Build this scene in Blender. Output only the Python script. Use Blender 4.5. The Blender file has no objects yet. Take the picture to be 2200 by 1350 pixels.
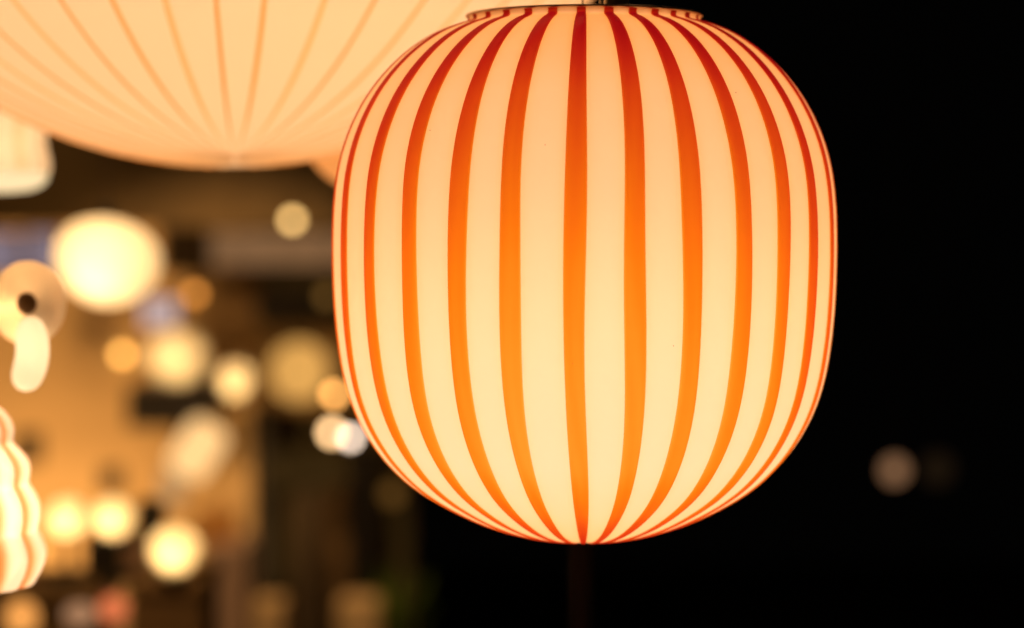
import bpy, math, random
from mathutils import Vector, Matrix
random.seed(7)
S = bpy.context.scene
COL = S.collection
R = math.radians

# ------------------------------------------------------------------ camera, world, exposure
CAM_Z, PITCH, LENS, FOCUS = 1.6, R(-2.04), 85.0, 1.585
cd = bpy.data.cameras.new('camera')
cam = bpy.data.objects.new('camera', cd); COL.objects.link(cam)
cam.location = (0, 0, CAM_Z); cam.rotation_euler = (R(90) + PITCH, 0, 0)
cd.lens = LENS; cd.sensor_width = 36; cd.sensor_fit = 'HORIZONTAL'
cd.clip_start = 0.05; cd.clip_end = 200
cd.dof.use_dof = True; cd.dof.focus_distance = FOCUS; cd.dof.aperture_fstop = 2.9
S.camera = cam
w = bpy.data.worlds.new('World'); S.world = w; w.use_nodes = True
w.node_tree.nodes['Background'].inputs[0].default_value = (.9, .8, .7, 1)
w.node_tree.nodes['Background'].inputs[1].default_value = 0.0006
vs = S.view_settings
S.display_settings.display_device = 'sRGB'
vs.view_transform = 'Standard'; vs.look = 'None'; vs.exposure = 0; vs.gamma = 1; vs.use_curve_mapping = False
cy = S.cycles
cy.max_bounces = 12; cy.diffuse_bounces = 7; cy.glossy_bounces = 4; cy.transmission_bounces = 7
cy.sample_clamp_indirect = 8; cy.use_denoising = True; cy.use_adaptive_sampling = False

F = LENS / 36 * 2200
def at(px, py, d):
    """world point of photo pixel (px, py) at depth d along the lens axis"""
    f = Vector((0, math.cos(PITCH), math.sin(PITCH))); u = Vector((0, -math.sin(PITCH), math.cos(PITCH)))
    return Vector((0, 0, CAM_Z)) + d * (f + (px - 1100) / F * Vector((1, 0, 0)) + (675 - py) / F * u)
def mm(px, d):
    return px * d / F

CEIL = 3.1
# ------------------------------------------------------------------ light helper and added fill lights
def add_light(name, kind, loc, power, col, size=.05, parent=None, target=None, spot=None):
    ld = bpy.data.lights.new(name, kind); ld.energy = power; ld.color = col
    if kind == 'AREA': ld.shape = 'DISK'; ld.size = size
    else: ld.shadow_soft_size = size
    if spot: ld.spot_size = spot; ld.spot_blend = .6
    o = bpy.data.objects.new(name, ld); COL.objects.link(o); o.location = loc
    if target is not None:
        o.rotation_euler = (Vector(target) - Vector(loc)).to_track_quat('-Z', 'Y').to_euler()
    if parent: o.parent = parent
    return o
# added fills, unseen, that brighten the far wall and display
o = add_light('wall_fill_strip', 'AREA', (-1.6, 7.5, 1.85), 5, (1, .56, .21), .05, target=(-1.6, 7.9, 1.2))
o.data.shape = 'RECTANGLE'; o.data.size = 1.8; o.data.size_y = .05     # long unseen fill added behind the beam
add_light('wall_fill_spot', 'SPOT', (-1.75, 7.15, .35), 46, (1, .56, .19), .05, target=(-1.6, 8.0, 1.15), spot=R(100))  # unseen fill added low down to brighten the wall
add_light('wall_fill_spot', 'SPOT', (-1.1, 7.15, .35), 11, (1, .56, .19), .05, target=(-1.05, 8.0, 1.15), spot=R(100))  # weaker unseen fill added for the wall's right part
add_light('display_fill', 'SPOT', (-.75, 5.6, 2.95), 170, (1, .60, .25), .06, target=(-.85, 6.9, .75), spot=R(48))  # unseen fill added over the far display blocks
add_light('counter_fill', 'SPOT', (-.75, 2.7, 2.6), 60, (1, .60, .22), .05, target=(-.72, 4.1, .8), spot=R(44))  # unseen fill added for the counter and plinth fronts
add_light('beam_fill', 'SPOT', (-1.5, 5.9, 2.95), 16, (1, .58, .2), .06, target=(-1.75, 7.15, 1.7), spot=R(46))  # unseen fill added to brighten the beam front
add_light('plant_fill', 'SPOT', (-.35, 6.2, 2.95), 22, (1, .66, .28), .05, target=(-.38, 7.3, .55), spot=R(26))  # unseen fill added to brighten plant and crates

# ------------------------------------------------------------------ materials
def nm(name):
    m = bpy.data.materials.new(name); m.use_nodes = True
    nt = m.node_tree; nt.nodes.clear()
    return m, nt, nt.nodes.new('ShaderNodeOutputMaterial')
def L(nt, a, b): nt.links.new(a, b)
def painted(name, c, rough=.6, var=.25, scale=6, metal=0, bump=.0, spec=.5):
    m, nt, out = nm(name)
    b = nt.nodes.new('ShaderNodeBsdfPrincipled'); b.inputs['Roughness'].default_value = rough
    b.inputs['Metallic'].default_value = metal; b.inputs['Specular IOR Level'].default_value = spec
    tc = nt.nodes.new('ShaderNodeTexCoord'); no = nt.nodes.new('ShaderNodeTexNoise')
    no.inputs['Scale'].default_value = scale; no.inputs['Detail'].default_value = 5
    L(nt, tc.outputs['Object'], no.inputs['Vector'])
    mx = nt.nodes.new('ShaderNodeMix'); mx.data_type = 'RGBA'
    mx.inputs['A'].default_value = tuple(v * (1 - var) for v in c) + (1,)
    mx.inputs['B'].default_value = tuple(min(1, v * (1 + var)) for v in c) + (1,)
    L(nt, no.outputs['Fac'], mx.inputs['Factor']); L(nt, mx.outputs['Result'], b.inputs['Base Color'])
    if bump:
        bp = nt.nodes.new('ShaderNodeBump'); bp.inputs['Strength'].default_value = bump
        L(nt, no.outputs['Fac'], bp.inputs['Height']); L(nt, bp.outputs['Normal'], b.inputs['Normal'])
    L(nt, b.outputs[0], out.inputs[0])
    return m
def lit(name, c, k, var=.06):
    """glowing surface"""
    m, nt, out = nm(name)
    e = nt.nodes.new('ShaderNodeEmission')
    tc = nt.nodes.new('ShaderNodeTexCoord'); no = nt.nodes.new('ShaderNodeTexNoise'); no.inputs['Scale'].default_value = 9
    L(nt, tc.outputs['Object'], no.inputs['Vector'])
    mr = nt.nodes.new('ShaderNodeMapRange'); mr.inputs['To Min'].default_value = k * (1 - var); mr.inputs['To Max'].default_value = k * (1 + var)
    L(nt, no.outputs['Fac'], mr.inputs['Value']); L(nt, mr.outputs['Result'], e.inputs['Strength'])
    e.inputs['Color'].default_value = (*c, 1)
    L(nt, e.outputs[0], out.inputs[0])
    return m
def coloured_glass(name, k, refl, trans=.5, gloss=.1, scale=(30, 30, 2.5), var=.06):
    """translucent glass; its tint follows the tint and shade stored on the mesh (Beer's law, longer path when slanted)"""
    m, nt, out = nm(name); N = nt.nodes.new
    def math_(op, a, b=None):
        n = N('ShaderNodeMath'); n.operation = op
        for i, v in enumerate((a, b)):
            if v is None: continue
            if isinstance(v, (int, float)): n.inputs[i].default_value = v
            else: L(nt, v, n.inputs[i])
        return n.outputs[0]
    at_ = N('ShaderNodeAttribute'); at_.attribute_name = 'tint_and_shade'
    lw = N('ShaderNodeNewGeometry'); dp = N('ShaderNodeVectorMath'); dp.operation = 'DOT_PRODUCT'
    L(nt, lw.outputs['Incoming'], dp.inputs[0]); L(nt, lw.outputs['Normal'], dp.inputs[1])
    c2 = math_('MULTIPLY', dp.outputs['Value'], dp.outputs['Value'])
    s2 = math_('DIVIDE', math_('SUBTRACT', 1.0, c2), 1.6)
    path = math_('DIVIDE', at_.outputs['Fac'], math_('SQRT', math_('SUBTRACT', 1.0, s2)))
    tc = N('ShaderNodeTexCoord'); mp = N('ShaderNodeMapping'); mp.inputs['Scale'].default_value = scale
    no = N('ShaderNodeTexNoise'); no.inputs['Scale'].default_value = 1; no.inputs['Detail'].default_value = 4
    L(nt, tc.outputs['Object'], mp.inputs[0]); L(nt, mp.outputs[0], no.inputs['Vector'])
    mr = N('ShaderNodeMapRange'); mr.inputs['To Min'].default_value = 1 - var; mr.inputs['To Max'].default_value = 1 + var
    L(nt, no.outputs['Fac'], mr.inputs['Value'])
    t = math_('MULTIPLY', path, mr.outputs['Result'])
    cc = N('ShaderNodeCombineColor')
    for i, (kk, floor) in enumerate(k):
        e = math_('EXPONENT', math_('MULTIPLY', t, -kk))
        L(nt, math_('MAXIMUM', e, floor), cc.inputs[i])
    tr = N('ShaderNodeBsdfTranslucent'); L(nt, cc.outputs[0], tr.inputs['Color'])
    df = N('ShaderNodeBsdfDiffuse'); df.inputs['Color'].default_value = (*refl, 1)
    mx = N('ShaderNodeMixShader'); mx.inputs[0].default_value = trans
    L(nt, df.outputs[0], mx.inputs[1]); L(nt, tr.outputs[0], mx.inputs[2])
    gl = N('ShaderNodeBsdfGlossy'); gl.inputs['Roughness'].default_value = gloss
    fr = N('ShaderNodeFresnel'); fr.inputs['IOR'].default_value = 1.35
    mg = N('ShaderNodeMixShader')
    fm = math_('MULTIPLY', fr.outputs[0], .15)
    L(nt, fm, mg.inputs[0]); L(nt, mx.outputs[0], mg.inputs[1]); L(nt, gl.outputs[0], mg.inputs[2])
    L(nt, mg.outputs[0], out.inputs[0])
    return m

M = {}
M['opal'] = coloured_glass('opal_glass', [(.03, 0), (.148, 0), (.38, 0)], (.82, .80, .76))
M['red'] = coloured_glass('orange_glass', [(.235, 0), (1.0, 0), (3.2, .010)], (.5, .09, .02), var=.05)
M['cream'] = coloured_glass('cream_fabric_glass', [(0.02, 0), (.10, 0), (.2, 0)], (.82, .79, .74), gloss=.5, var=.08)
M['rib'] = coloured_glass('rib_glass', [(.03, 0), (.48, 0), (1.2, 0)], (.8, .68, .5), gloss=.4)
M['fluted'] = coloured_glass('fluted_glass', [(.10, 0), (.5, 0), (.9, 0)], (.75, .7, .6), gloss=.2)
M['milk'] = coloured_glass('milk_glass', [(0, 0), (0, 0), (0, 0)], (.84, .80, .74), gloss=.2)
M['steel'] = painted('brushed_steel', (.58, .45, .35), .35, .1, 40, 1)
M['brass'] = painted('satin_brass', (.92, .74, .45), .3, .08, 40, 1)
M['cable'] = painted('brown_cable', (.09, .04, .025), .5, .2, 60)
M['black'] = painted('black_paint', (.012, .008, .006), .5, .3, 20)
M['post'] = painted('dark_post_paint', (.006, .0035, .003), .8, .3, 20, spec=.1)
M['ceiling'] = painted('dark_ceiling', (.03, .022, .015), .8, .3, 3)
M['floor'] = painted('dark_floor', (.05, .035, .022), .6, .4, 3)
M['tan'] = painted('tan_plaster', (.62, .42, .22), .8, .14, 3.5, 0, .1)
M['timber'] = painted('brown_timber', (.30, .19, .08), .6, .5, 5)
M['olive'] = painted('olive_board', (.10, .08, .035), .7, .4, 4)
M['umber'] = painted('umber_board', (.05, .03, .012), .7, .4, 5)
M['walnut'] = painted('walnut_board', (.16, .09, .035), .6, .35, 6)
M['amber_card'] = painted('amber_card', (.62, .28, .06), .6, .2, 12)
M['pinkish'] = painted('dusty_pink_board', (.42, .27, .2), .7, .25, 7)
M['grey'] = painted('grey_board', (.42, .42, .52), .6, .2, 6)
M['leaf'] = painted('leaf_green', (.10, .17, .012), .5, .35, 14)
M['pot'] = painted('clay_pot', (.14, .06, .03), .8, .3, 12)

# ------------------------------------------------------------------ mesh helpers
def mesh_obj(name, verts, faces, mat, parent=None, loc=None, smooth=True, attr=None):
    me = bpy.data.meshes.new(name); me.from_pydata([tuple(v) for v in verts], [], faces); me.update()
    if smooth: me.polygons.foreach_set('use_smooth', [True] * len(me.polygons))
    if attr is not None:
        a = me.attributes.new('tint_and_shade', 'FLOAT', 'POINT'); a.data.foreach_set('value', attr)
    me.materials.append(mat)
    o = bpy.data.objects.new(name, me); COL.objects.link(o)
    if parent: o.parent = parent
    if loc is not None: o.location = loc
    return o
def tag(o, label=None, cat=None, group=None, kind=None):
    for k, v in (('label', label), ('category', cat), ('group', group), ('kind', kind)):
        if v: o[k] = v
    return o
def thing(name, loc, label, cat, group=None, rot=(0, 0, 0)):
    o = bpy.data.objects.new(name, None); COL.objects.link(o); o.location = loc; o.rotation_euler = rot
    o.empty_display_size = .05
    return tag(o, label, cat, group)
def lathe(prof, n=48, wob=None):
    vs_, fs = [], []
    for i, (r, z) in enumerate(prof):
        for j in range(n):
            a = 2 * math.pi * j / n
            q = r * (wob(a, i) if wob else 1)
            vs_.append((q * math.sin(a), -q * math.cos(a), z))
    for i in range(len(prof) - 1):
        for j in range(n):
            k = (j + 1) % n
            fs.append((i * n + j, i * n + k, (i + 1) * n + k, (i + 1) * n + j))
    return vs_, fs
def cyl(name, r, z0, z1, mat, parent, n=24, xy=(0, 0), bev=.0):
    b = bev or min(r * .12, abs(z1 - z0) * .2)
    v, f = lathe([(.0001, z0), (r - b, z0), (r, z0 + b), (r, z1 - b), (r - b, z1), (.0001, z1)], n)
    return mesh_obj(name, [(x + xy[0], y + xy[1], z) for x, y, z in v], f, mat, parent)
def box(name, sx, sy, sz, mat, parent=None, loc=(0, 0, 0), bev=.006):
    """bevelled box standing on loc"""
    x, y, b = sx / 2, sy / 2, min(bev, sx * .2, sy * .2, sz * .2)
    vs_, fs = [], []
    def ring(ix, z): 
        o = len(vs_)
        for (a, c) in ((-1, -1), (1, -1), (1, 1), (-1, 1)):
            for (da, dc) in (((ix, 0), (0, ix)) if a * c > 0 else ((0, ix), (ix, 0))):
                vs_.append((a * (x - ix * 0 - da * 1.0) , c * (y - dc * 1.0), z))
        return o
    for z, ins in ((0, 2 * b), (b, b), (sz - b, b), (sz, 2 * b)): 
        # octagon ring: corners cut by `ins`
        for (px, py) in ((-x + ins, -y), (x - ins, -y), (x, -y + ins), (x, y - ins), (x - ins, y), (-x + ins, y), (-x, y - ins), (-x, -y + ins)):
            sc = 1 if ins == b else 1 - b / max(x, y)
            vs_.append((px * sc, py * sc, z))
    for i in range(3):
        for j in range(8):
            k = (j + 1) % 8
            fs.append((i * 8 + j, i * 8 + k, i * 8 + 8 + k, i * 8 + 8 + j))
    fs.append(tuple(range(7, -1, -1))); fs.append(tuple(range(24, 32)))
    return mesh_obj(name, vs_, fs, mat, parent, loc, smooth=False)
def sweep(pts, rad, n=16, squash=1):
    vs_, fs = [], []
    P = [Vector(p) for p in pts]
    up = Vector((0, 1, 0))
    for i, p in enumerate(P):
        t = (P[min(i + 1, len(P) - 1)] - P[max(i - 1, 0)]).normalized()
        a = up.cross(t).normalized(); b = t.cross(a).normalized()
        for j in range(n):
            q = 2 * math.pi * j / n
            vs_.append(p + rad[i] * (math.cos(q) * a + math.sin(q) * squash * b))
    for i in range(len(P) - 1):
        for j in range(n):
            k = (j + 1) % n
            fs.append((i * n + j, i * n + k, (i + 1) * n + k, (i + 1) * n + j))
    fs.append(tuple(range(n - 1, -1, -1))); fs.append(tuple(range((len(P) - 1) * n, len(P) * n)))
    return vs_, fs
def cord(parent, z0, r=.0015, mat='cable', xy=(0, 0)):
    """suspension cord from local z0 up to the ceiling"""
    v, f = lathe([(.00001, z0), (r, z0), (r, CEIL - parent.location.z), (.00001, CEIL - parent.location.z)], 8)
    return mesh_obj('cord', [(x + xy[0], y + xy[1], z) for x, y, z in v], f, M[mat], parent)
def interp(x, xs, ys):
    if x <= xs[0]: return ys[0]
    for i in range(len(xs) - 1):
        if x <= xs[i + 1]:
            t = (x - xs[i]) / (xs[i + 1] - xs[i]); return ys[i] + t * (ys[i + 1] - ys[i])
    return ys[-1]

# ------------------------------------------------------------------ the setting
def slab(name, x0, x1, y0, y1, z0, z1, mat, kind='structure'):
    o = box(name, x1 - x0, y1 - y0, z1 - z0, M[mat], None, ((x0 + x1) / 2, (y0 + y1) / 2, z0), .004)
    return tag(o, kind=kind)
slab('floor', -3.2, 3.2, -.5, 11.5, -.06, 0, 'floor')
slab('ceiling', -3.2, 3.2, -.5, 11.5, CEIL, CEIL + .06, 'ceiling')
WD = 8.0
xe = at(540, 675, WD).x
wall = slab('back_wall', -3.0, xe, 8.0, 8.12, 0, CEIL, 'tan', None)
tag(wall, 'tan plaster wall at the far left behind the glowing lamps', 'wall')
xr = at(885, 675, 8.25).x
dark = slab('dark_partition', xe + .003, xr, 8.2, 8.3, 0, CEIL, 'olive', None)
tag(dark, 'dark olive partition to the right of the tan wall', 'wall')
zb = at(300, 488, 7.2).z
bulk = slab('ceiling_beam', -2.8, at(1010, 675, 7.2).x, 7.15, 7.4, zb, CEIL - .003, 'timber', None)
tag(bulk, 'dark brown timber bulkhead beam above the pebble shaped lamp', 'beam')

# ------------------------------------------------------------------ striped pendant lamp (the subject)
D0 = 1.72
LX = (1254 - 1100) / F * D0
PROF = [(83.3, 149.0), (82.4, 147.8), (82.2, 146.4), (82.7, 145.1), (85.6, 143.9), (89.8, 142.7), (94.58, 141.2), (104.34, 137.2), (113.75, 132.01), (122.73, 125.89), (131.17, 118.88), (139.04, 111.1), (146.3, 102.68), (152.84, 93.68), (158.62, 84.15), (163.61, 74.17), (167.84, 63.82), (171.28, 53.18), (173.91, 42.29), (175.73, 31.22), (176.89, 20.04), (177.6, 8.8), (177.97, -2.46), (178.09, -13.74), (178.0, -25.02), (177.72, -36.3), (177.25, -47.58), (176.57, -58.85), (175.63, -70.1), (174.38, -81.32), (172.78, -92.49), (170.69, -103.57), (167.99, -114.47), (164.49, -125.09), (160.13, -135.37), (154.93, -145.23), (148.95, -154.59), (142.23, -163.39), (134.83, -171.57), (126.84, -179.03), (118.27, -185.69), (109.19, -191.66), (99.68, -197.18), (89.92, -202.28), (80.06, -206.86), (70.23, -210.83), (60.61, -214.09), (51.41, -216.75), (41.5, -219.1), (32.0, -220.7), (22, -221.7), (11, -222.2), (2.5, -222.4)]
def refine(p):  # Catmull-Rom, 2 points per span
    out = []
    for i in range(len(p) - 1):
        a, b, c, d = p[max(i - 1, 0)], p[i], p[i + 1], p[min(i + 2, len(p) - 1)]
        for t in (0, .5):
            out.append(tuple(.5 * (2 * b[k] + (c[k] - a[k]) * t + (2 * a[k] - 5 * b[k] + 4 * c[k] - d[k]) * t * t + (3 * b[k] - a[k] - 3 * c[k] + d[k]) * t ** 3) for k in (0, 1)))
    return out + [p[-1]]
PR = [(r / 1000, z / 1000) for r, z in refine(PROF)]
NR = []
for i in range(len(PR)):
    a, b = PR[max(i - 1, 0)], PR[min(i + 1, len(PR) - 1)]
    dr, dz = b[0] - a[0], b[1] - a[1]; l = math.hypot(dr, dz) or 1
    NR.append((-dz / l, dr / l))
lamp = thing('pendant_lamp', (LX, D0, CAM_Z), 'large glowing cream glass pendant lamp with red and orange vertical stripes', 'lamp')
def px_of(theta, r=.1779):
    x = LX + r * math.sin(theta); y = D0 - r * math.cos(theta)
    return 1100 + F * x / (y * math.cos(PITCH))
def solve(px):
    lo, hi = R(-84), R(84)
    for _ in range(50):
        m_ = (lo + hi) / 2
        if px_of(m_) < px: lo = m_
        else: hi = m_
    return lo
seen = [738.5, 794, 877.5, 982, 1093.5, 1234, 1366, 1488, 1597.5, 1684.5, 1747, 1787]
TH = [solve(p) for p in seen]
TH = [TH[0] - R(13.6)] + TH
n_hidden = 26 - len(TH)
gap = 2 * math.pi - (TH[-1] - TH[0])
TH += [TH[-1] + gap * (i + 1) / (n_hidden + 1) + random.uniform(-.01, .01) for i in range(n_hidden)]
HALF = R(2.27)
PH = [(random.uniform(0, 6), random.uniform(.6, 1)) for _ in TH]
def centre(k, i):
    z = PR[i][1]
    t = (z + .0137) / .16
    bend = R(.9) * t * t * (1 if abs(math.sin(TH[k])) < .3 else .35)
    return TH[k] + bend * (1 if z > 0 else 1.0) + R(.22) * math.sin(z * 26 + PH[k][0])
def halfw(k, i):
    r = PR[i][0]
    return HALF * (1 + .05 * math.sin(PR[i][1] * 31 + PH[k][0] * 2)) * (1 + .55 * max(0, 1 - r / .06)) * (1.0 if i > 8 else .93 + .0088 * i)
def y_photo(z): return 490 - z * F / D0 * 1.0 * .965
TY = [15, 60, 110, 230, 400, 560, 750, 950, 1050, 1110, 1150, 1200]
TT = [3.75, 3.7, 3.5, 2.3, 1.7, 1.33, 1.12, .92, 1.2, 1.9, 2.5, 2.8]  # stripe tint, deeper towards neck and bottom
TO = [2.5, 2.45, 2.3, 1.78, 1.6, 1.4, 1.05, .78, 1.0, 1.5, 2.0, 2.2]     # light falloff to neck and bottom put into the opal tint
TF = [random.uniform(.95, 1.06) for _ in range(26)]
for k_, f_ in ((0, 1.2), (1, 1.12), (11, 1.22), (12, 1.15)): TF[k_] = f_
def stripe_mesh(k):
    cols = (-1.0, -.93, -.8, -.4, 0, .4, .8, .93, 1.0)
    lift = (0, .00035, .0006, .0008, .0008, .0008, .0006, .00035, 0)
    thin = (.5, .78, .96, 1, 1, 1, .96, .78, .5)
    vs_, fs, at_ = [], [], []
    rows = range(0, len(PR) - 1)
    for i in rows:
        c, h = centre(k, i), halfw(k, i)
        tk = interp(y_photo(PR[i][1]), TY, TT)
        for q in range(9):
            a = c + h * cols[q]; lf = lift[q] * min(1, i / 6); r = PR[i][0] + lf * NR[i][0]; z = PR[i][1] + lf * NR[i][1]
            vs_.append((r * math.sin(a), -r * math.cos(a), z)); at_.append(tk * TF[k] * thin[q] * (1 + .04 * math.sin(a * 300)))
    n = len(rows)
    for i in range(n - 1):
        for q in range(8):
            fs.append((i * 9 + q, i * 9 + 9 + q, i * 9 + 10 + q, i * 9 + q + 1))
    return vs_, fs, at_
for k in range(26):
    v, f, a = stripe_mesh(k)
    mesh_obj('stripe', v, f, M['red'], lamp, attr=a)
# opal glass between the stripes (one blown shell)
vs_, fs, at_ = [], [], []
QS = [0, .05, .12, .22, .36, .5, .64, .78, .88, .95, 1]
SUB = len(QS) - 1
for k in range(26):
    k2 = (k + 1) % 26; o = len(vs_)
    for i in range(len(PR)):
        a0 = centre(k, i) + halfw(k, i); a1 = centre(k2, i) - halfw(k2, i)
        if k2 == 0: a1 += 2 * math.pi
        for q in range(SUB + 1):
            a = a0 + (a1 - a0) * QS[q]; ed = min(QS[q], 1 - QS[q])
            vs_.append((PR[i][0] * math.sin(a), -PR[i][0] * math.cos(a), PR[i][1])); at_.append(interp(y_photo(PR[i][1]), TY, TO) * (1 + .55 * math.exp(-ed / .10)))  # shade beside the stripes is put into the opal tint
    for i in range(len(PR) - 1):
        for q in range(SUB):
            s_ = o + i * (SUB + 1) + q
            fs.append((s_, s_ + SUB + 1, s_ + SUB + 2, s_ + 1))
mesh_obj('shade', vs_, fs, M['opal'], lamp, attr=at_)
for qx, qy in ((1588, 208), (1168, 318), (1450, 728), (942, 292), (1230, 757)):
    th = solve(qx) if abs(qy - 560) < 260 else solve(1254 + (qx - 1254) * 1.12)
    zz = (490 - qy) * D0 / F / .965 * .93; ii = min(range(len(PR)), key=lambda i_: abs(PR[i_][1] - zz))
    rr = PR[ii][0] + .0009
    v, f = lathe([(.0001, -.0004), (.0003, 0), (.0001, .0004)], 8)
    mesh_obj('speck', [(x * .9 + rr * math.sin(th), y * .9 - rr * math.cos(th), z + PR[ii][1]) for x, y, z in v], f, M['cable'], lamp)
# lid: spun metal disc with a rolled edge
v, f = lathe([(.0001, .1490), (.0822, .1489), (.0834, .1489), (.0840, .1494), (.0841, .1500), (.0838, .1507), (.0830, .1510), (.0800, .1506), (.02, .1502), (.0001, .1502)], 96)
mesh_obj('lid', v, f, M['steel'], lamp)
top = CEIL - CAM_Z
v, f = lathe([(.0085, .1503), (.0085, .19), (.0085, top), (.0001, top)], 32)
mesh_obj('stem', [(x + .0225, y - .012, z) for x, y, z in v], f, M['brass'], lamp)
v, f = lathe([(.0016, .1503), (.0016, top)], 12)
mesh_obj('rod', [(x + .0122, y - .014, z) for x, y, z in v], f, M['brass'], lamp)
v, f = lathe([(.00055, .1503), (.00055, top)], 8)
mesh_obj('cord', [(x - .0016, y - .02, z) for x, y, z in v], f, M['cable'], lamp)
v, f = lathe([(.0085, .1503), (.0075, .1515), (.0045, .1528), (.0001, .1536)], 24)
mesh_obj('socket_cap', [(x + .0015, y + .004, z) for x, y, z in v], f, M['opal'], lamp, attr=[1] * len(v))
add_light('bulb_light', 'POINT', (0, 0, -.058), 2.68, (1, .625, .413), .035, lamp)

# ------------------------------------------------------------------ big round pendant behind
D2 = 2.2
RB = mm(1030, D2)
c2 = at(485, 357 - 1030, D2)
big = thing('pendant_lamp', c2, 'huge round cream pendant lamp with thin orange ribs, cut off by the top edge', 'lamp', rot=(R(-9.5), R(-2), 0))
NB = 38
rb = []
ANG0 = [-34.2, -24.9, -15.2, -5.5, 3.7, 12.5, 23.6, 33.2, 43.1]
RT = [R(a) for a in ANG0]
step = (2 * math.pi - (RT[-1] - RT[0])) / (NB - len(RT) + 1)
RT += [RT[-1] + step * (i + 1) for i in range(NB - len(RT))]
NL = 64
def ball(i): 
    t = math.pi * (.04 + .957 * i / (NL - 1)); return RB * math.sin(t), RB * math.cos(t)
WIDE = [1.45 if k % 3 == 0 else (1.0 if k % 3 == 1 else 1.2) for k in range(NB)]
def rib_half(k, r): return .0020 * WIDE[k] * min(1, r / .17) / max(r, .002)
vs_, fs, at_ = [], [], []
for k in range(NB):
    a0 = RT[k]; a1 = RT[(k + 1) % NB] + (2 * math.pi if k == NB - 1 else 0); o = len(vs_)
    for i in range(NL):
        r, z = ball(i)
        for q in range(7):
            h0, h1 = rib_half(k, r) * .92, rib_half((k + 1) % NB, r) * .92
            a = a0 + h0 + (a1 - a0 - h0 - h1) * q / 6; b = 1 + .0025 * math.sin(math.pi * q / 6)
            vs_.append((b * r * math.sin(a), -b * r * math.cos(a), z)); at_.append(1.0)
    for i in range(NL - 1):
        for q in range(6):
            s_ = o + i * 7 + q; fs.append((s_, s_ + 7, s_ + 8, s_ + 1))
o = len(vs_)
vs_.append((0, 0, -RB * 1.0)); at_.append(1)
for k in range(NB):
    for q in range(6):
        s_ = k * NL * 7 + (NL - 1) * 7 + q; fs.append((s_, o, s_ + 1))
mesh_obj('shade', vs_, fs, M['cream'], big, attr=at_)
for k in range(NB):
    tk0 = {0: .75, 1: 1.45, 2: 1.25}[k % 3]
    vs_, fs, at_ = [], [], []
    for i in range(NL):
        r, z = ball(i)
        fade = min(1, max(.0, (r - .01) / (.22 * RB)))
        hw_ = rib_half(k, r)
        for q, (c, l, th) in enumerate(((-1, -.0004, .25), (-.5, .0008, .9), (0, .0012, 1), (.5, .0008, .9), (1, -.0004, .25))):
            a = RT[k] + hw_ * c; s_ = 1 + l / RB
            vs_.append((s_ * r * math.sin(a), -s_ * r * math.cos(a), s_ * z)); at_.append(tk0 * th * (.25 + .75 * fade))
    for i in range(NL - 1):
        for q in range(4):
            s_ = i * 5 + q; fs.append((s_, s_ + 5, s_ + 6, s_ + 1))
    mesh_obj('rib', vs_, fs, M['rib'], big, attr=at_)
cyl('cap', .06, RB * .985, RB * 1.06, M['steel'], big)
add_light('bulb_light', 'POINT', (0, 0, .0), 10.4, (1, .59, .30), .06, big)

# ------------------------------------------------------------------ near lamps cut by the frame
def flute(n, amp):
    return lambda a: 1 - amp * (1 - abs(math.sin(n * a / 2))) ** 2
def fluted_shade(prof, n, amp, phase, parent, mat, tk=1.0, seg=None):
    seg = seg or n * 14
    vs_, fs, at_ = [], [], []
    for (r, z) in prof:
        for j in range(seg):
            a = 2 * math.pi * j / seg; c = abs(math.sin(n * (a - phase) / 2))
            q = r * (1 - amp * (1 - c) ** 2)
            vs_.append((q * math.sin(a), -q * math.cos(a), z)); at_.append(tk * (.10 + 3.3 * (1 - c) ** 2.5))
    for i in range(len(prof) - 1):
        for j in range(seg):
            k = (j + 1) % seg; fs.append((i * seg + j, i * seg + k, (i + 1) * seg + k, (i + 1) * seg + j))
    return mesh_obj('shade', vs_, fs, mat, parent, attr=at_)

# tiered wavy lamp, lower left
dW = 1.83; ax = -92
edge = [(850, -45), (868, -10), (885, 12), (905, 26), (928, 32), (948, 29), (960, 36), (985, 58), (1010, 66), (1038, 62), (1052, 70), (1080, 84), (1112, 86), (1138, 81), (1150, 86), (1175, 97), (1195, 99), (1220, 93), (1240, 82), (1256, 71), (1259, 60)]
b0 = at(ax, 1259, dW)
wavy = thing('wavy_lamp', b0, 'wavy tiered fluted glass lamp glowing orange at its creases, at the lower left edge', 'lamp')
prof = [(mm(x - ax, dW), mm(1259 - y, dW)) for y, x in edge]
prof = [(.012, prof[0][1] + .012)] + prof
fluted_shade(refine(prof), 13, .10, R(42 + 0), wavy, M['fluted'], 1.15)
v, f = lathe([(.0001, .002), (prof[-1][0] * .86, .002), (prof[-1][0] * .86, .005), (.0001, .005)], 40)
mesh_obj('diffuser', v, f, M['opal'], wavy, attr=[1] * len(v))
cyl('cap', .016, prof[0][1] - .004, prof[0][1] + .03, M['brass'], wavy)
cord(wavy, prof[0][1] + .03)
add_light('bulb_light', 'POINT', (0, 0, .055), .56, (1, .68, .42), .02, wavy)

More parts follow.
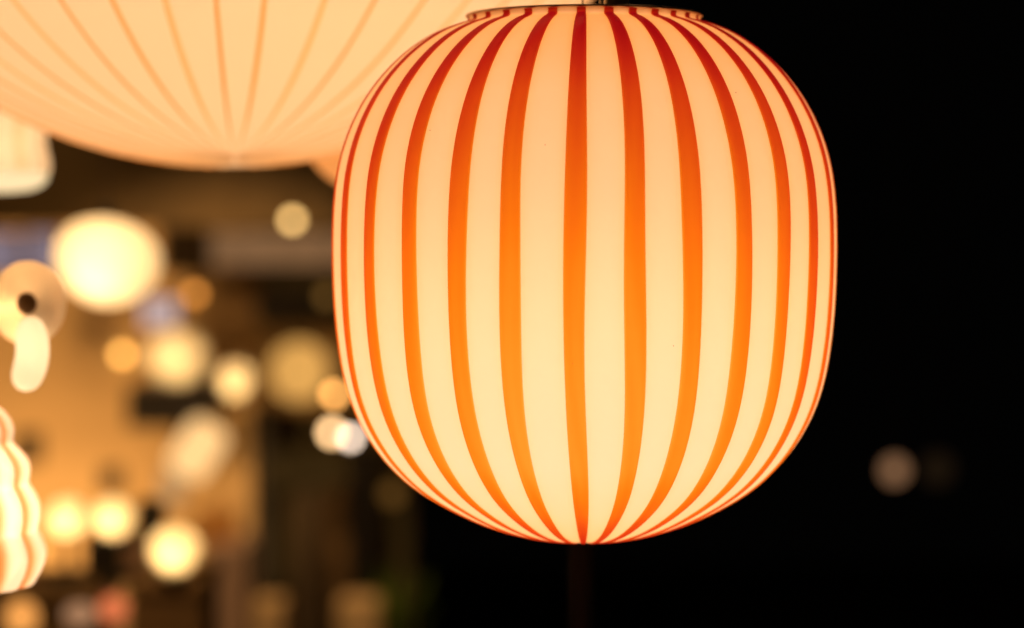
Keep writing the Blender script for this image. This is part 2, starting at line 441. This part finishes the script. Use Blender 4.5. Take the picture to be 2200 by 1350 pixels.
# ribbed white lamp, upper left
dT = 2.5; ax = -50
edge = [(90, 40), (130, 80), (180, 96), (240, 101), (280, 99), (310, 97), (330, 102), (350, 106), (366, 105), (372, 103)]
t0 = at(ax, 414, dT)
rib_l = thing('ribbed_lamp', t0, 'ribbed white glass lamp with a bright base, upper left edge behind the huge pendant', 'lamp')
prof = [(.01, mm(414 - 84, dT))] + [(mm(x - ax, dT), mm(414 - y, dT)) for y, x in edge]
fluted_shade(refine(prof), 12, .05, R(20), rib_l, M['fluted'], .22)
v, f = lathe([(mm(x - ax, dT), mm(414 - y, dT)) for y, x in ((371, 100), (380, 101), (392, 95), (402, 83), (409, 64), (413, 30))] + [(.0001, .0002)], 48)
mesh_obj('diffuser', v, f, lit('bright_diffuser', (1, .74, .40), 1.1), rib_l)
cyl('cap', .02, prof[0][1] - .004, prof[0][1] + .04, M['brass'], rib_l)
cord(rib_l, prof[0][1] + .04)
add_light('bulb_light', 'POINT', (0, 0, .05), .3, (1, .62, .31), .02, rib_l)

# curled tube lamp, left edge
dS = 1.87
s0 = at(60, 652, dS)
curl = thing('curled_lamp', s0, 'curled glass tube lamp with a round hole and a bright hanging horn, left edge', 'lamp')
vs_, fs = [], []
NA, NBt = 56, 24
for i in range(NA):
    a = 2 * math.pi * i / NA
    for j in range(NBt):
        b = 2 * math.pi * j / NBt
        rr = mm(52 + 33.5 * math.cos(b), dS)
        vs_.append((rr * math.cos(a) * .97, mm(30, dS) * math.sin(b), rr * math.sin(a) * 1.07))
for i in range(NA):
    for j in range(NBt):
        fs.append((i * NBt + j, ((i + 1) % NA) * NBt + j, ((i + 1) % NA) * NBt + (j + 1) % NBt, i * NBt + (j + 1) % NBt))
mesh_obj('ring', vs_, fs, M['milk'], curl)
def off(px, py, dy=0): 
    p = at(px, py, dS) - s0; return (p.x, p.y + dy, p.z)
path = [(62, 692, -.002), (66, 698, -.008), (72, 708, -.013), (77, 730, -.015), (78, 756, -.015), (74, 782, -.015), (66, 806, -.015), (60, 820, -.015), (56, 829, -.015), (53, 836, -.015)]
rad = [14, 24, 32, 35.5, 36, 36, 34, 29, 21, 8]
pp = refine([(x, y) for x, y, _ in path]); dd = refine([(d, r) for (_, _, d), r in zip(path, rad)])
v, f = sweep([off(x, y, d) for (x, y), (d, r) in zip(pp, dd)], [mm(r, dS) for d, r in dd], 20, .8)
mesh_obj('tube', v, f, M['milk'], curl)
for qx, qy, qp in ((72, 712, .003), (77, 740, .0058), (74, 775, .0058), (63, 812, .0032)):
    add_light('bulb_light', 'POINT', off(qx, qy, -.014), qp, (1, .72, .40), .004, curl)
v, f = lathe([(.0001, .006), (mm(20, dS), .006), (mm(24, dS), .002), (mm(24, dS), -.004), (.0001, -.004)], 28)
mesh_obj('hole_shade', [(x, -z, y * 1.1) for x, y, z in v], f, M['walnut'], curl)  # added dark disc stands for the shade in the ring's hole
v, f = sweep([off(-20, 640, .012), off(-60, 630, .02), off(-160, 600, .03), off(-230, 560, .03), off(-250, 480, .03)] + [(off(-250, 480, .03)[0], off(-250, 480, .03)[1], CEIL - s0.z)], [.004] * 6, 10)
mesh_obj('arm', v, f, M['brass'], curl)
for qx, qy, qp in ((10, 662, 0.0149), (48, 703, 0.0126), (92, 612, 0.0040), (50, 598, 0.0057)):
    add_light('bulb_light', 'POINT', off(qx, qy, .0), qp, (1, .49, .165), .004, curl)

# orange lamp peeping out between the two pendants
dO = 2.56
o0 = at(792, 268, dO)
small = thing('round_lamp', o0, 'small orange globe lamp mostly hidden between the two large pendants', 'lamp')
rO = mm(144, dO)
v, f = lathe([(max(.0001, rO * math.sin(math.pi * i / 24)), rO * math.cos(math.pi * i / 24)) for i in range(25)], 40)
mesh_obj('globe', v, f, lit('orange_glow', (1, .34, .08), .95, .05), small)
cyl('cap', .014, rO * .98, rO + .03, M['brass'], small)
cord(small, rO + .03)

# dark post under the striped lamp
p0 = at(1249, 1300, 2.02)
post = thing('display_post', (p0.x, p0.y, 0), 'dark brown metal post standing straight behind and below the striped lamp', 'post')
cyl('pole', mm(28, 2.02), .012, 1.50, M['post'], post)
cyl('base_plate', .12, 0, .012, M['post'], post)

# ------------------------------------------------------------------ far glowing lamps
WARM = (1, .60, .22)
def globe_lamp(name, px, py, w_, h_, d, mat, label, group=None, tilt=0, egg=0, hang=True, stand=None, cat='lamp', bulb_w=0, bulb_c=(1, .59, .20)):
    c = at(px, py, d)
    a, b = mm(w_, d) / 2, mm(h_, d) / 2
    root = thing(name, c, label, cat, group)
    prof = []
    for i in range(25):
        t = math.pi * i / 24
        prof.append((max(.0001, a * math.sin(t) * (1 - egg * math.cos(t))), b * math.cos(t)))
    v, f = lathe(prof, 32)
    g = mesh_obj('globe', v, f, mat, root); g.rotation_euler = (0, tilt, 0)
    if bulb_w:
        add_light('bulb_light', 'POINT', (-.05 * a, -.42 * a, -.12 * b), 2.6 * (a / .178) ** 2 * bulb_w, bulb_c, a * .12, root)
    if hang:
        k = max(.006, a * .14)
        ca = cyl('cap', k, b * .99, b + k * 1.6, M['black'], root, 16)
        cord(root, b + k * 1.6)
    if stand is not None:
        cyl('stem', max(.006, a * .12), -c.z + stand + .012, -b * .97, M['black'], root, 12)
        cyl('base_plate', max(.03, a * .7), -c.z + stand, -c.z + stand + .012, M['black'], root, 24)
    return root
globe_lamp('pebble_lamp', 230, 563, 230, 190, 3.4, M['milk'], 'large bright pebble shaped lamp hanging below the dark beam', tilt=R(12), egg=-.08, bulb_w=.76, bulb_c=(1, .61, .26))
globe_lamp('globe_lamp', 381, 766, 126, 114, 7.6, M['milk'], 'round cream lamp resting on the black wall shelf', hang=False, bulb_w=.5)
globe_lamp('globe_lamp', 506, 818, 68, 74, 7.0, M['milk'], 'small round cream lamp just right of the black wall shelf', egg=-.15, bulb_w=.82)
globe_lamp('globe_lamp', 643, 798, 128, 130, 7.8, lit('dim_globe', (1, .50, .12), .80), 'large dim golden globe lamp in front of the dark partition')
ct = at(243, 1250, 4.2).z
globe_lamp('table_lamp', 145, 1112, 86, 86, 4.2, M['milk'], 'bright white globe lamp, the left one of the touching pair above the low counter', 'paired globe table lamps', hang=False, stand=ct, bulb_w=1.15)
globe_lamp('table_lamp', 243, 1112, 86, 86, 4.2, M['milk'], 'bright white globe lamp, the right one of the touching pair above the low counter', 'paired globe table lamps', hang=False, stand=ct, bulb_w=1.15)
pt = at(375, 1246, 4.1).z
globe_lamp('egg_lamp', 375, 1180, 108, 100, 4.1, M['milk'], 'bright squat egg shaped lamp sitting on the dark walnut plinth', egg=-.1, hang=False, stand=pt, bulb_w=1.05)
globe_lamp('globe_lamp', 46, 1326, 72, 76, 3.9, lit('amber_globe', (1, .40, .09), .95), 'orange globe lamp in the bottom left corner under the wavy lamp', stand=0, hang=False)
globe_lamp('coral_lamp', 243, 1308, 64, 64, 3.9, lit('coral_glow', (1, .24, .085), .72), 'coral red round lamp low down beside the walnut plinth', stand=0, hang=False)
globe_lamp('rose_lamp', 172, 1320, 70, 50, 3.95, lit('rose_glow', (1, .50, .25), .40), 'dim dusty pink lamp just left of the coral red lamp', stand=0, hang=False)
# slanted tube lamp
c = at(424, 966, 7.3)
sl = thing('tube_lamp', c, 'slanted cream tube lamp on the tan wall below the black shelf', 'lamp', rot=(0, R(33), 0))
a, b = mm(46, 7.3), mm(66, 7.3)
v, f = lathe([(.0001, b), (a * .6, b * .96), (a * .92, b * .8), (a, b * .5), (a, -b * .5), (a * .92, -b * .8), (a * .6, -b * .96), (.0001, -b)], 28)
mesh_obj('tube', v, f, lit('tube_glow', (1, .58, .23), 1.25), sl)
cyl('cap', a * .5, b * .98, b * 1.12, M['brass'], sl)
v, f = sweep([(0, a * .5, 0), (0, .25, 0), (0, 8.0 - c.y, 0)], [.008] * 3, 10)
mesh_obj('bracket', v, f, M['brass'], sl)

# small bulbs that blur to discs
def bulb(px, py, d, s, col, k, label, group='small bulbs blurred to discs'):
    m = lit('bulb_glow', col, k)
    return globe_lamp('light_bulb', px, py, s, s * 1.05, d, m, label, group, cat='bulb')
bulb(628, 473, 6.95, 22, (1, .60, .20), 6.2, 'small pale gold bulb alone in front of the dark beam')
bulb(718, 848, 6.2, 24, (1, .45, .11), 7.2, 'small amber bulb above the white pair at the edge of the striped lamp')
bulb(713, 930, 7.4, 26, (1, .60, .27), 8, 'small cream bulb, left one of the pair touching the striped lamp')
bulb(753, 941, 5.7, 22, (1, .76, .58), 7.5, 'small pinkish white bulb half behind the striped lamp')
bulb(418, 632, 7.6, 24, (1, .36, .06), 2.9, 'small dim orange bulb right of the pebble shaped lamp')
bulb(262, 762, 7.6, 24, (1, .48, .10), 5.6, 'small amber bulb below the pebble shaped lamp')
bulb(704, 637, 7.6, 30, (1, .48, .10), .36, 'faint brown bulb at the left rim of the striped lamp')
bulb(843, 1060, 7.6, 40, (1, .45, .09), .17, 'faint brown bulb under the lower left curve of the striped lamp')
bulb(1922, 1011, 7.0, 46, (1, .50, .24), .36, 'single dim brown bulb in the darkness right of the striped lamp')
bulb(2014, 1008, 7.4, 62, (1, .56, .25), .014, 'almost dark bulb just right of the dim brown one')
smoke = lit('smoked_globe_glow', (1, .50, .12), .035)  # faint glow put into the material of the unlit globes
globe_lamp('smoked_lamp', 612, 1010, 92, 92, 7.7, smoke, 'unlit smoked glass globe lamp with faint added glow on the dark partition, left one of two', 'smoked globe lamps', cat='lamp')
globe_lamp('smoked_lamp', 697, 1012, 92, 92, 7.75, smoke, 'unlit smoked glass globe lamp with faint added glow on the dark partition, right one of two', 'smoked globe lamps', cat='lamp')

# ------------------------------------------------------------------ far furniture
def pxbox(name, x0, x1, y0, y1, d, depth, mat, label=None, cat=None, floor=False, parent=None, group=None):
    a, b = at(x0, y1, d), at(x1, y0, d)
    z0 = 0 if floor else a.z
    o = box(name, b.x - a.x, depth, b.z - z0, M[mat] if isinstance(mat, str) else mat, parent, ((a.x + b.x) / 2, a.y + depth / 2, z0))
    return tag(o, label, cat, group)
# black shelf on the wall
a = at(278, 828, 7.5); b = at(474, 916, 7.5)
sh = thing('wall_shelf', ((a.x + b.x) / 2, a.y, b.z), 'black wall shelf under the round cream lamp', 'shelf')
wS, hS = b.x - a.x, a.z - b.z
vs_, fs = [], []
outl = [(-wS / 2, 0), (wS * .28, 0), (wS * .42, hS * .25), (wS * .5, hS * .62), (wS * .47, hS * .98), (wS * .36, hS * 1.1), (wS * .25, hS * 1.0), (-wS / 2, hS)]
for y in (-.06, .5 - .01):
    vs_ += [(x, y, z) for x, z in outl]
n = len(outl)
fs = [tuple(range(n)), tuple(range(2 * n - 1, n - 1, -1))] + [(i, i + n, (i + 1) % n + n, (i + 1) % n) for i in range(n)]
mesh_obj('board', vs_, fs, M['black'], sh, smooth=False)
box('bracket', .03, .3, .08, M['black'], sh, (0, .3, -.08))
# counters and plinths
cz = at(243, 1250, 4.2).z
ctr = thing('low_counter', (at(140, 1250, 4.2).x, at(140, 1250, 4.2).y + .1, 0), 'low brown counter carrying the pair of white globe lamps', 'counter')
box('top', mm(420, 4.2), .2, .04, M['walnut'], ctr, (-.1, -.03, cz - .04))
box('front_panel', mm(410, 4.2), .17, cz - .043, M['walnut'], ctr, (-.1, -.025, 0))
pxbox('speaker_box', 180, 286, 1150, 1249, 4.32, .08, 'black', 'black upright box behind the right globe of the touching pair', 'box')
pl = thing('plinth', (at(358, 1246, 4.1).x, at(358, 1246, 4.1).y + .1, 0), 'dark walnut plinth under the egg shaped lamp', 'plinth')
box('top', mm(172, 4.1), .22, .03, M['walnut'], pl, (0, 0, pt - .03))
box('body', mm(160, 4.1), .2, pt - .033, M['walnut'], pl, (0, 0, 0))
pxbox('display_block', 436, 530, 1172, 1300, 7.0, .3, 'pinkish', 'dusty pink display block standing right of the walnut plinth', 'block', floor=True)
pxbox('amber_box', 418, 498, 1104, 1170, 7.1, .15, 'amber_card', 'flat amber box on top of the dusty pink block', 'box')
pxbox('grey_box', 258, 330, 1172, 1248, 4.3, .06, 'pinkish', 'small dusty grey box between the black box and the egg lamp', 'box')
pxbox('dark_box', 290, 350, 1076, 1171, 4.31, .05, 'black', 'tall narrow black box on top of the small grey one', 'box')
g0 = at(365, 1045, 7.8); pxbox('wall_plaque', 345, 392, 1010, 1085, 7.8, .06, 'grey', 'small dull grey panel on the tan wall beneath the slanted tube lamp', 'panel')
pxbox('wall_blob', 212, 258, 1005, 1060, 7.6, .08, 'umber', 'small brown box on the tan wall above the right globe lamp', 'box')
pxbox('wall_blob', 30, 82, 930, 1000, 7.6, .08, 'umber', 'brown patch on the tan wall beside the wavy lamp', 'box')  # dark brown patch against the wall
# lavender grey boards under the beam, their brightness put in as added glow
lav = lit('lavender_glow', (.62, .48, .58), .36)
def glow_panel(x0, x1, y0, y1, d, mat, label):
    r_ = thing('glow_board', at((x0 + x1) / 2, y1, d), label, 'panel', 'pale panels with added glow under the beam')
    wx, hz = mm(x1 - x0, d), mm(y1 - y0, d)
    box('frame', wx + .02, .03, hz + .02, M['black'], r_, (0, .02, -.01), .004)
    box('pane', wx, .012, hz, mat, r_, (0, 0, 0), .002)
    cord(r_, hz)
    return r_
glow_panel(-60, 42, 505, 590, 7.75, lav, 'lavender panel with added glow at the far left under the beam')
glow_panel(60, 122, 500, 590, 7.75, lav, 'lavender panel with added glow just left of the pebble shaped lamp')
glow_panel(308, 378, 645, 700, 7.78, lit('pale_glow', (.75, .55, .53), .85), 'pale lilac panel with added glow between the pebble lamp and the shelf lamp')
glow_panel(440, 760, 500, 572, 7.8, lit('mauve_glow', (.80, .40, .17), .29), 'long dim mauve panel with added glow under the beam, left of the striped lamp')
pxbox('display_board', 400, 560, 580, 700, 7.9, .05, 'timber', 'brown coloured board on the wall under the mauve panel', 'board')
pxbox('black_cabinet', 548, 720, 632, 690, 7.75, .3, 'black', 'flat black cabinet on the dark partition under the mauve panel', 'cabinet')
pxbox('display_board', 470, 760, 700, 880, 8.05, .1, 'timber', 'brown board on the partition behind the dim golden globe', 'board')
pxbox('dark_board', 345, 448, 478, 590, 7.5, .08, 'umber', 'dark brown board under the beam right of the pebble shaped lamp', 'board')
# columns on the dark partition
pxbox('dark_column', 548, 582, 880, 1300, 8.0, .15, 'black', 'black column at the right end of the tan wall', 'column', floor=True)
pxbox('dark_column', 625, 692, 1058, 1300, 7.6, .12, 'umber', 'dark column with a flat top below the two smoked globes', 'column', floor=True)
pxbox('olive_column', 694, 748, 1040, 1300, 7.9, .12, 'walnut', 'olive brown column right of the flat topped dark column', 'column', floor=True)
pxbox('dark_column', 752, 805, 960, 1300, 7.9, .15, 'black', 'black column between the olive column and the green plant', 'column', floor=True)
pxbox('low_crate', 520, 605, 1300, 1360, 7.2, .2, 'tan', 'low tan crate at the foot of the black column', 'crate', floor=True)
pxbox('low_crate', 725, 815, 1296, 1350, 7.2, .2, 'tan', 'low tan crate beside the green plant', 'crate', floor=True)
# plant
g = at(842, 1350, 7.3)
plant = thing('potted_plant', (g.x, g.y, 0), 'green upright leafy plant at the bottom under the striped lamp', 'plant')
hz = at(842, 1190, 7.3).z
zp = .22
v, f = lathe([(.0001, 0), (.055, 0), (.075, zp), (.066, zp), (.06, zp - .02), (.0001, zp - .02)], 24)
mesh_obj('pot', v, f, M['pot'], plant)
for i in range(26):
    a = random.uniform(0, 6.28); lean = random.uniform(.03, .13); h = random.uniform(.45, 1) * (hz - zp); wd = random.uniform(.012, .022)
    vs_, fs = [], []
    for s_ in range(7):
        t = s_ / 6; rr = lean * t * t; ww = wd * math.sin(math.pi * (.12 + .86 * t)) 
        cx, cyy = rr * math.cos(a), rr * math.sin(a)
        nx, ny = -math.sin(a), math.cos(a)
        vs_ += [(cx - nx * ww, cyy - ny * ww, zp - .02 + h * t), (cx * .94, cyy * .94, zp - .02 + h * t), (cx + nx * ww, cyy + ny * ww, zp - .02 + h * t)]
    for s_ in range(6):
        for q in range(2):
            b_ = s_ * 3 + q; fs.append((b_, b_ + 1, b_ + 4, b_ + 3))
    mesh_obj('leaf', vs_, fs, M['leaf'], plant)
